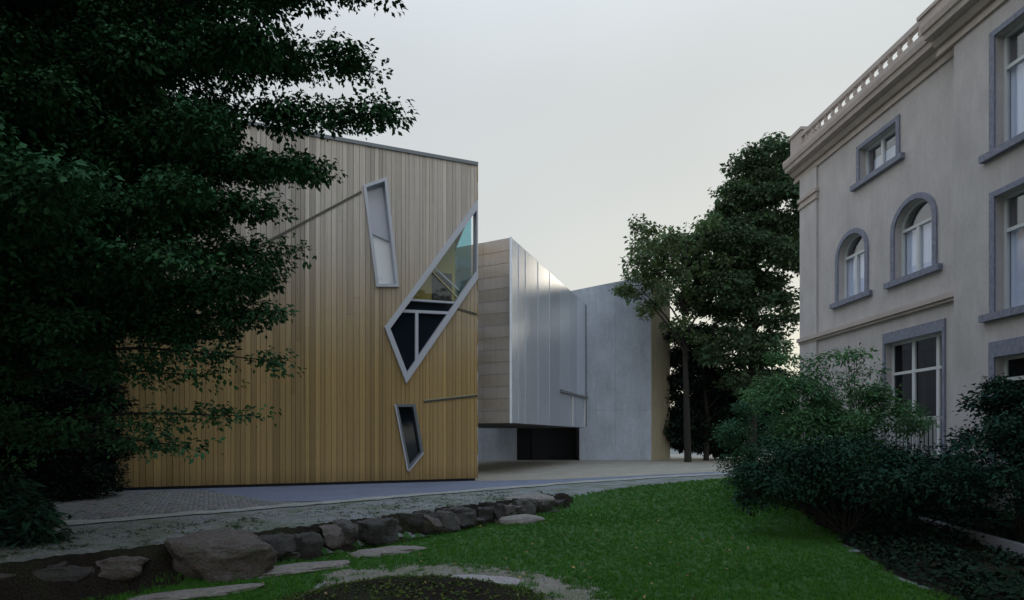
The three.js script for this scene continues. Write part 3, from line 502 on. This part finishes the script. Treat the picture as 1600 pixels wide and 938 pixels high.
const gauss = f => { let s = 0; for (let i = 0; i < 4; i++) s += f(); return (s - 2) * 0.87; };
function blobSpots(blobs, seed) {                                         // blobs: [x, y, depth, rx, ry, clumps, perClump]
  const f = rng(seed), out = [];
  for (const [x, y, d, rx, ry, n, per] of blobs) for (let i = 0; i < n; i++) {
    const a = f() * 6.283, u = f() * 2 - 1, s = Math.sqrt(1 - u * u), r = Math.cbrt(0.25 + 0.75 * f()), cx = x + rx * r * s * Math.cos(a), cy = y + ry * r * u, cz = -d + rx * r * s * Math.sin(a), cr = rx * rr(0.16, 0.34, f);
    for (let k = 0; k < per; k++) out.push([cx + gauss(f) * cr, cy + gauss(f) * cr * 0.6, cz + gauss(f) * cr, rr(0.7, 1.3, f)]);
  }
  return out;
}

// ------------------------------------------------------------------ the big near tree on the left
{
  const T = [-9.8, 10.4], t = thing('broadleaf_tree', 'huge dark broadleaf tree filling the left side with layered overhanging branches', 'tree', [0, 0, 0]);
  const f = rng(31), wood3 = [], spots = [];
  part('trunk', tube([[T[0], -0.3, -T[1]], [T[0] + 0.1, 3, -T[1]], [T[0] - 0.1, 7, -T[1] - 0.2], [T[0], 12, -T[1]], [T[0], 16, -T[1]]], 0.42, 0.08, 18, 12), barkMat, t);
  // limbs: [tip x, tip y, tip depth, density, start y]
  const limbs = [[-2.15, 8.95, 9.8, 1.0], [-2.35, 7.85, 10, 0.95], [-2.1, 7.05, 10.2, 1.0], [-3.2, 6.0, 9.9, 1.0], [-3.7, 6.5, 11.2, 1.0], [-3.9, 5.35, 9.8, 0.95], [-3.85, 4.75, 10.4, 0.9], [-3.8, 4.25, 9.9, 0.85], [-3.9, 3.7, 10.2, 0.75], [-4.3, 4.0, 9.6, 0.9], [-4.9, 3.3, 10.4, 0.8], [-5.4, 4.6, 9.9, 1], [-5.0, 2.6, 10, 0.35], [-3.85, 2.85, 9.9, 0.34], [-4.1, 1.95, 9.9, 0.26], [-5.1, 1.45, 9.7, 0.2], [-2.6, 9.6, 10.5, 1], [-3.9, 8.6, 11.5, 1], [-3.4, 7.3, 8.6, 1], [-4.0, 6.0, 8.4, 1], [-4.3, 5.0, 8.3, .9], [-4.6, 4.2, 8.4, .8], [-3.6, 8.0, 8.4, 1], [-3.0, 10.6, 10, 1]];
  for (let i = 0; i < 175; i++) {                                        // the rest of the crown, all round
    const y = rr(1.9, 15, f), a = f() * 6.283, l = rr(0.55, 1.0, f) * (y < 9 ? 6.4 : 6.4 - (y - 9) * 0.45), x = T[0] + l * Math.cos(a), d = T[1] + l * Math.sin(a);
    if (d > 0.5 && x / d > -0.46 || d < 6.4) continue;
    if (y < 4.2 && x / d > -0.66) continue;
    limbs.push([x, y, d, y < 3 ? 0.6 : 1.0]);
  }
  for (const [x, y, d, k] of limbs) {
    const y0 = Math.max(1.2, y - rr(0.3, 1.6, f)), tip = [x, y, -d], o = [T[0], y0, -T[1]], mid = [mix(o[0], x, 0.5), mix(y0, y, 0.5) + 0.35 + rr(-.15, .15, f), mix(o[2], -d, 0.5) + rr(-.3, .3, f)];
    wood3.push(tube([o, mid, tip], 0.06, 0.004, 8, 5));
    const L = Math.hypot(x - o[0], d - T[1]), n = Math.round(L * 7);
    for (let i = 0; i < n; i++) {
      const q = 0.22 + 0.78 * (i + f()) / n, bx = q < .5 ? mix(o[0], mid[0], q * 2) : mix(mid[0], x, q * 2 - 1), by = q < .5 ? mix(o[1], mid[1], q * 2) : mix(mid[1], y, q * 2 - 1), bz = q < .5 ? mix(o[2], mid[2], q * 2) : mix(mid[2], -d, q * 2 - 1);
      const w = mix(0.75, 0.16, q * q), cx = bx + gauss(f) * w, cy = by + gauss(f) * w * 0.55, cz = bz + gauss(f) * w, per = Math.max(2, Math.round(7 * k * mix(1, 0.75, q)));
      if (f() > 0.5 + k * 0.7) continue;
      if (q > 0.5 && per > 2) wood3.push(tube([[bx, by, bz], [mix(bx, cx, .6), mix(by, cy, .6) + .03, mix(bz, cz, .6)], [cx, cy, cz]], 0.012, 0.004, 3, 3));
      for (let j = 0; j < per; j++) spots.push([cx + gauss(f) * 0.26, cy + gauss(f) * 0.10, cz + gauss(f) * 0.26, rr(0.75, 1.25, f)]);
    }
  }
  part('branch', wood3, barkMat, t);
  const half = Math.floor(spots.length / 2), lm = leafMat([0.036, 0.105, 0.046]);
  foliage('crown', t, spots.slice(0, half), sprayGeo(3, 28, 0.26, 0.09, 0.05, 0.35), lm, 41, 0.55); foliage('crown', t, spots.slice(half), sprayGeo(4, 28, 0.28, 0.085, 0.05, 0.35), lm, 42, 0.55);
  console.log('near tree sprays', spots.length, 'limbs', limbs.length);
}
// ------------------------------------------------------------------ other trees
function tree(name, label, [x, d], h, r, blobs, leaf, seed, sprays = {}, group) {
  const t = thing(name, label, 'tree', [x, 0, -d], 0, group), f = rng(seed);
  const rel = blobs.map(b => [b[0] - x, b[1], b[2] - d, ...b.slice(3)]);
  part('trunk', tube([[0, -0.3, 0], [rr(-.2, .2, f), h * 0.35, 0], [rr(-.3, .3, f), h * 0.7, rr(-.2, .2, f)], [0, h * 0.95, 0]], r, r * 0.25, 12, 9), barkMat, t);
  part('limb', rel.flatMap(b => { const out = []; for (let k = 0; k < 3; k++) { const e = [b[0] + gauss(f) * b[3] * 0.7, b[1] + gauss(f) * b[4] * 0.6, -b[2] + gauss(f) * b[3] * 0.7], s = [0, Math.min(h * 0.8, Math.max(1.2, e[1] - Math.hypot(e[0], e[2]) * 0.8 - 0.5)), 0]; out.push(tube([s, [mix(s[0], e[0], .45), mix(s[1], e[1], .55), mix(s[2], e[2], .45)], e], r * 0.4, 0.02, 6, 5)); } return out; }), barkMat, t);
  foliage('crown', t, blobSpots(rel, seed + 5), sprayGeo(seed, sprays.n ?? 14, sprays.r ?? 0.36, sprays.l ?? 0.2, sprays.w ?? 0.11, 0.45), leaf, seed + 9, 0.4);
  return t;
}
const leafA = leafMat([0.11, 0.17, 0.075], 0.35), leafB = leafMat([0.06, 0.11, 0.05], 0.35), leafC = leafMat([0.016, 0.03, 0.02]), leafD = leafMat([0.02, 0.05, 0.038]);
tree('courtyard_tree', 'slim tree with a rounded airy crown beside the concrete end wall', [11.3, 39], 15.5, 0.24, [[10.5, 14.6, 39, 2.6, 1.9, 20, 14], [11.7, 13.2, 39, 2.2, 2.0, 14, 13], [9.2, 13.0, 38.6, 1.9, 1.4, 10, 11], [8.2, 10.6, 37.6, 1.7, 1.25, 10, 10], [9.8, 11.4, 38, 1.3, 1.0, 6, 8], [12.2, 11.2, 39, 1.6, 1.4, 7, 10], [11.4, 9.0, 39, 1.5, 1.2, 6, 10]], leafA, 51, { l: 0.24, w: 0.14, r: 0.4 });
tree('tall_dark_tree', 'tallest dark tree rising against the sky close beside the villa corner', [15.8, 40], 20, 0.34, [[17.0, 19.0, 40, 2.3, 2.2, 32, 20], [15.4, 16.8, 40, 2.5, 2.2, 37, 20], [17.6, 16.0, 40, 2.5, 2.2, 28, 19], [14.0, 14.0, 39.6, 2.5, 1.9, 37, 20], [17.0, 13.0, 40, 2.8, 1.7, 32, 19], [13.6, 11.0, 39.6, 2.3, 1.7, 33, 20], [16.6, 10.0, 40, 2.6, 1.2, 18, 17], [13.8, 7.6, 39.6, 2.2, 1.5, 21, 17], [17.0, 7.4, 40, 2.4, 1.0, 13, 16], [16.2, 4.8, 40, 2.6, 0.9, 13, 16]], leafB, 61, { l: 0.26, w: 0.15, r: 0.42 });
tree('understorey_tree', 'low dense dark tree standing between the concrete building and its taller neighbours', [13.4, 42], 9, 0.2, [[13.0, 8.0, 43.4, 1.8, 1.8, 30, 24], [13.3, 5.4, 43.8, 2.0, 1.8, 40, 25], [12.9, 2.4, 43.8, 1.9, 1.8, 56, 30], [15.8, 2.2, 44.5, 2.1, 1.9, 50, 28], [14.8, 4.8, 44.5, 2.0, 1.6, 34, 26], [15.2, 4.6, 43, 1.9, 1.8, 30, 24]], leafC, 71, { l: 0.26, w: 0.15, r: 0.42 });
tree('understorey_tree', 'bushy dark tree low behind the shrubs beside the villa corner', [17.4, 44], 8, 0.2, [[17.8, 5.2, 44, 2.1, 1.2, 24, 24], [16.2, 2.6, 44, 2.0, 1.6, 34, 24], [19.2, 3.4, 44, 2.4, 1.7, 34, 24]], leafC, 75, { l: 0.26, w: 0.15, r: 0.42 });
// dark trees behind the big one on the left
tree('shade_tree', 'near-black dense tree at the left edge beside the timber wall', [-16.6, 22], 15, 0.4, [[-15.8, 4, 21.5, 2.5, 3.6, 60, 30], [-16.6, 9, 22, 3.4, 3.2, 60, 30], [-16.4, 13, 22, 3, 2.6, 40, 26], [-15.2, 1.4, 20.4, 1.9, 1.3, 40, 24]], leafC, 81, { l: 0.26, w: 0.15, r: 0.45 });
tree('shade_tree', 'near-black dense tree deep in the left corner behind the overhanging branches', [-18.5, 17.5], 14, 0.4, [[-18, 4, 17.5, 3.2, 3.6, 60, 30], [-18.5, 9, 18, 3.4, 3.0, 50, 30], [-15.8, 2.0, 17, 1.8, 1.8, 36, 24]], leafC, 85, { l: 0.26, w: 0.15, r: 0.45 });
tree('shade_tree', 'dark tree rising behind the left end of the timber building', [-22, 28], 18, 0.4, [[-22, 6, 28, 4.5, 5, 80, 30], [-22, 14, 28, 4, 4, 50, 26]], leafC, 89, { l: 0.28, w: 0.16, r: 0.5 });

// unseen trees added beside the camera to darken the near corners
const gs = { l: 0.4, w: 0.24, r: 0.7, n: 12 };
tree('added_shade_tree', 'unseen tree added outside the frame at the left to shade the near bank', [-9, 2.5], 14, 0.4, [[-9, 5, 2.5, 3.2, 2.4, 40, 24], [-9.2, 9, 2.5, 3.8, 3, 50, 24], [-9, 13, 2.5, 3, 2, 26, 22]], leafC, 201, gs);
tree('added_shade_tree', 'unseen tree added outside the frame far to the left to block light', [-18, 8], 16, 0.4, [[-17, 5, 8.5, 4.2, 3.4, 60, 24], [-18, 11, 8, 4.5, 3.5, 60, 24]], leafC, 205, gs);
tree('added_shade_tree', 'unseen tree added outside the frame at the right to shade the planting bed', [8.2, 2.2], 12, 0.35, [[8.2, 4.6, 2.0, 2.5, 1.7, 34, 24], [8.2, 8, 2.2, 3, 2.4, 40, 24], [8.0, 10, 3.5, 3.4, 1.6, 44, 24], [4.5, 10.5, 1.5, 3, 1.5, 34, 24]], leafC, 209, gs);

// ------------------------------------------------------------------ shrubs
function shrub(name, label, [x, d], blobs, mat, seed, o = {}, group) {
  const y0 = height(x, d), t = thing(name, label, 'shrub', [x, y0, -d], 0, group), f = rng(seed), rel = blobs.map(b => [b[0] - x, b[1] - y0, b[2] - d, ...b.slice(3)]);
  const stems = []; for (const b of rel) for (let k = 0; k < 5; k++) { const e = [b[0] + gauss(f) * b[3] * 0.8, b[1] + b[4] * rr(-.3, 0.9, f), -b[2] + gauss(f) * b[3] * 0.8]; stems.push(tube([[rr(-.15, .15, f), -0.1, rr(-.15, .15, f)], [e[0] * 0.4, Math.max(0.2, e[1] * 0.6), e[2] * 0.4], e], 0.02, 0.004, 6, 4)); }
  part('stem', stems, barkMat, t);
  foliage('foliage', t, blobSpots(rel, seed + 3), sprayGeo(seed, o.n ?? 16, o.r ?? 0.22, o.l ?? 0.09, o.w ?? 0.04, 0.55), mat, seed + 7, 0.4);
  return t;
}
const shrubA = leafMat([0.085, 0.20, 0.08], 0.3), shrubB = leafMat([0.018, 0.052, 0.034]), shrubC = leafMat([0.045, 0.12, 0.065], 0.25);
shrub('lilac_shrub', 'tall light green shrub with upright sprays in front of the villa window', [8.2, 14.6], [[6.7, 2.3, 14.6, 0.9, 0.9, 24, 13], [8.0, 2.2, 14.4, 0.9, 0.75, 18, 12], [7.4, 1.4, 14.2, 1.2, 0.8, 34, 15], [8.8, 2.0, 14.2, 0.7, 0.7, 12, 11], [6.5, 3.3, 14.6, 0.35, 0.45, 5, 6], [7.4, 3.2, 14.4, 0.3, 0.4, 4, 6], [8.1, 3.3, 14.4, 0.3, 0.5, 5, 6], [8.7, 2.9, 14.2, 0.25, 0.5, 4, 6]], shrubA, 101, { l: 0.12, w: 0.04, r: 0.24 });
shrub('spreading_shrub', 'rounded bluish green shrub at the far edge of the lawn beside the path', [6.6, 17.2], [[7.0, 1.5, 17.2, 1.0, 1.1, 30, 14], [7.9, 1.2, 16.4, 1.1, 1.2, 32, 14], [6.8, 0.6, 16.6, 0.9, 0.7, 22, 13]], shrubC, 111);
shrub('spreading_shrub', 'dark spreading shrub with leaves hanging down over the bed in mid lawn', [6.8, 12.4], [[5.8, 0.95, 12.6, 0.9, 0.65, 26, 13], [6.9, 0.95, 12.2, 1.1, 0.6, 30, 13], [8.0, 0.8, 12, 1.0, 0.45, 26, 13], [5.1, 0.5, 12.6, 0.45, 0.4, 8, 9]], shrubB, 121, { l: 0.10, w: 0.045 });
shrub('evergreen_shrub', 'almost black shrub at the right edge below the villa door', [9.4, 11.2], [[9.6, 2.0, 11.4, 0.7, 0.75, 26, 16], [9.0, 1.1, 11, 1.1, 0.8, 34, 16], [10.2, 1.2, 10.6, 1.2, 1.0, 34, 16], [10.5, 2.3, 11.6, 0.6, 0.6, 18, 14]], shrubB, 131, { l: 0.10, w: 0.05 });
shrub('evergreen_shrub', 'dark bushy shrub between the railing and the tall light shrub', [9.6, 14.2], [[9.2, 0.75, 14.2, 1.2, 0.6, 30, 16], [10.2, 0.75, 14.0, 0.8, 0.55, 18, 14]], shrubB, 135);
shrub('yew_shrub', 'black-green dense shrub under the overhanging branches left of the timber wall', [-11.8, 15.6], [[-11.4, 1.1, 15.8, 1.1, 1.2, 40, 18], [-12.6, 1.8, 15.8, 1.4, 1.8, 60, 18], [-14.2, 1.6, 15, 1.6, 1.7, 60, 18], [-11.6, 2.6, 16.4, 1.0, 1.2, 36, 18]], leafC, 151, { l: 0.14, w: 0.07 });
shrub('low_fern', 'low dark leafy plant in the bottom left corner beside the gravel', [-8.2, 9.4], [[-8.6, 0.35, 9.6, 0.7, 0.35, 16, 10], [-7.6, 0.3, 9.2, 0.6, 0.25, 10, 8], [-8.4, 0.6, 9.9, 0.5, 0.4, 8, 9]], shrubB, 141, { l: 0.2, w: 0.06, r: 0.25 });

// ------------------------------------------------------------------ far things seen through the trees
{
  const h = thing('white_house', 'small white house glimpsed through the trees at the end of the path', 'house', [23.5, 0, -66]);
  part('wall', box(-2.6, 2.6, 0, 2.7, -4, 0), std([0.75, 0.74, 0.7], 0.9), h);
  part('roof', [plate([[-2.9, 2.7], [2.9, 2.7], [0, 4.2]], -4.2, 0.2)], std([0.12, 0.06, 0.045], 0.9), h);
  part('door', box(-1.6, -0.7, 0, 2.0, 0.002, 0.05), std([0.1, 0.09, 0.08], 0.7), h); const w = part('window', box(0.4, 1.6, 0.9, 2.0, 0.002, 0.06), whitePaint, h); part('pane', box(0.48, 1.52, 0.98, 1.92, 0.061, 0.07), glassDark, w);
  const f = rng(77), spots = []; for (let i = 0; i < 2600; i++) { const x = rr(-70, 90, f), k = fbm(x * 0.12, 3, 1, 3); spots.push([x, rr(0.1, 2.8 + 3 * k, f), -88 + gauss(f) * 1.5, rr(1.6, 3.0, f)]); }
  const wd = foliage('distant_wood', scene, spots, sprayGeo(9, 16, 0.45, 0.25, 0.15, 0.6), leafC, 78); tag(wd, 'low far-off belt of dark trees along the horizon', 'wood', null, 'stuff');
}

// ------------------------------------------------------------------ grass and pebbles
{
  const f = rng(91), blades = [];
  for (let i = 0; i < 9; i++) { const a = f() * 6.283, r = 0.05 * Math.sqrt(f()), h = rr(0.03, 0.065, f), lean = rr(0.01, 0.035, f), b = f() * 6.283, w = 0.0035, x = Math.cos(a) * r, z = Math.sin(a) * r, g = new THREE.BufferGeometry(); g.setAttribute('position', new THREE.Float32BufferAttribute([x - Math.sin(b) * w, 0, z + Math.cos(b) * w, x + Math.sin(b) * w, 0, z - Math.cos(b) * w, x + Math.cos(b) * lean, h, z + Math.sin(b) * lean], 3)); g.setIndex([0, 1, 2]); blades.push(g); }
  const tuft = mergeGeometries(blades); tuft.computeVertexNormals();
  const N = 90000, spots = [];
  for (let i = 0; i < N; i++) { const d = 5.5 + 20 * Math.pow(f(), 1.35), x = d * rr(-0.75, 0.75, f) + 0.3; if (!onLawn(x, d) && !(ring(x, d) > 1.6 && ring(x, d) < 2.8 && edgeAt(x, d).s > 0.4 && fbm(x * 2.2, d * 2.2, 9, 3) > 0.08) || x > 12) continue; spots.push([x, height(x, d) + 0.004, -d, rr(0.75, 1.3, f) * (d > 14 ? 1.25 : 1)]); }
  const m = new THREE.InstancedMesh(tuft, leafMat([0.06, 0.19, 0.024]), spots.length), M = new THREE.Matrix4(), q = new THREE.Quaternion(), Y = new THREE.Vector3(0, 1, 0), c = new THREE.Color();
  spots.forEach(([x, y, z, s], i) => { q.setFromAxisAngle(Y, f() * 6.283); M.compose(new THREE.Vector3(x, y, z), q, new THREE.Vector3(s, s, s)); m.setMatrixAt(i, M); const k = 0.95 + 0.4 * fbm(x * 0.5, z * 0.5, 2, 3) + rr(-.12, .12, f); c.setRGB(k * rr(.85, 1.3, f), k, k * rr(.8, 1.1, f)); m.setColorAt(i, c); });
  m.name = 'grass'; m.castShadow = m.receiveShadow = true; scene.add(m); tag(m, 'bright green mown grass of the lawn', 'grass', null, 'stuff');
  const gc = []; for (let i = 0; i < 5200; i++) { const d = rr(5.5, 24, f), x = rr(5, 11, f); if (!inPoly(BED, x - 0.1, d) || fbm(x, d, 3) < -0.14) continue; gc.push([x, height(x, d) + rr(.02, .12, f), -d, rr(0.7, 1.4, f)]); }
  tag(foliage('ground_cover', scene, gc, sprayGeo(16, 9, 0.14, 0.09, 0.06, 0.3), leafMat([0.012, 0.03, 0.018]), 95), 'dark ivy-like ground cover in the bed under the shrubs', 'ground cover', null, 'stuff');
  // moss and low growth round the dark mound
  const ms = []; for (let i = 0; i < 5200; i++) { const a = f() * 6.283, r = i % 9 ? 1.2 + 0.62 * Math.sqrt(f()) : 1.3 * Math.sqrt(f()), x = RING[0] + r * Math.cos(a), d = RING[1] + r * Math.sin(a); ms.push([x, height(x, d) + 0.01, -d, rr(0.4, 0.9, f) * (r < 1.1 ? 1.6 : 1)]); }
  tag(foliage('moss', scene, ms, sprayGeo(14, 10, 0.06, 0.05, 0.03, 0.3), leafMat([0.055, 0.085, 0.02]), 92), 'ring of yellowish green moss round the dark mound in the foreground', 'moss', null, 'stuff');
  // small setts between the verge and the timber wall
  const area2 = [[-14, 12.6], [-11, 10.2], [-7.8, 12.2], [-5.2, 14.7], [-6.2, 15.3], [-7.6, 16.7], [-9.6, 18.5], [-12.4, 17.4], [-14.5, 17]], cs = [], sett = new THREE.IcosahedronGeometry(0.066, 2); sett.scale(1, 0.42, 0.9);
  for (let i = 0; i < 90; i++) for (let j = 0; j < 75; j++) { const x = -15 + i * 0.118 + (j % 2) * 0.059 + rr(-.012, .012, f), d = 9.8 + j * 0.118 + rr(-.012, .012, f); if (!inPoly(area2, x + 0.3 * fbm(x, d, 2), d) || f() < 0.03) continue; cs.push([x, rr(-.004, .006, f), -d, rr(0.92, 1.08, f)]); }
  { const m = foliage('setts', scene, cs, sett, std([0.20, 0.215, 0.235], 0.9, { map: rockMap, color: lin(0.85, 0.95, 1.05) }), 97, 0.25), q = new THREE.Quaternion(), M = new THREE.Matrix4(); cs.forEach(([x, y, z, k], i) => { q.setFromAxisAngle(new THREE.Vector3(0, 1, 0), f() * 0.5); M.compose(new THREE.Vector3(x, y, z), q, new THREE.Vector3(k, k, k)); m.setMatrixAt(i, M); }); tag(m, 'worn blue-grey setts paving the ground left of the asphalt path', 'paving', null, 'stuff'); }
  const fl = []; for (let i = 0; i < 420; i++) { const d = rr(7, 22, f), x = d * rr(-0.5, 0.4, f); if (edgeAt(x, d).s < 0.3) continue; fl.push([x, height(x, d) + 0.045, -d, rr(0.6, 1.2, f)]); }
  tag(foliage('fallen_leaves', scene, fl, sprayGeo(17, 1, 0.01, 0.07, 0.045, 0.1), leafMat([0.22, 0.18, 0.08]), 96, 0.5), 'a few yellowed leaves fallen on the lawn', 'fallen leaves', null, 'stuff');
  // weeds and pebbles on the verge
  const wv = []; for (let i = 0; i < 5200; i++) { const d = rr(7, 18, f), x = d * rr(-0.95, 0.1, f), e = edgeAt(x, d); if (e.s > -0.05 || e.s < -2.6 || fbm(x * 0.9, d * 0.9, 6, 3) < -0.02 || f() > 0.75) continue; wv.push([x, height(x, d) + 0.005, -d, rr(0.5, 1.2, f)]); }
  tag(foliage('verge_weeds', scene, wv, sprayGeo(15, 9, 0.07, 0.06, 0.02, 0.4), leafMat([0.05, 0.085, 0.035]), 93), 'thin weeds and short grass scattered over the gravel verge', 'weeds', null, 'stuff');
  const pb = []; for (let i = 0; i < 16000; i++) { const d = rr(7, 19, f), x = d * rr(-0.95, 0.12, f), e = edgeAt(x, d), r = ring(x, d); if (!(e.s < -0.05 && e.s > -6 && x < 1)) continue; pb.push([x, height(x, d), -d, rr(0.4, 1.3, f)]); }
  for (let i = 0; i < 7000; i++) { const a = f() * 6.283, r = rr(1.65, 2.75, f), x = Math.max(-2.7, RING[0] + r * Math.cos(a)), d = RING[1] + r * Math.sin(a); pb.push([x, height(x, d) + 0.012, -d, rr(0.4, 1.1, f)]); }
  const pg = new THREE.IcosahedronGeometry(0.02, 0); pg.scale(1, 0.6, 0.8);
  tag(foliage('pebbles', scene, pb, pg, std([0.21, 0.205, 0.18], 0.9), 94, 0.4), 'loose pale pebbles strewn over the verge and gravel ring', 'pebbles', null, 'stuff');
}

renderer.render(scene, camera);
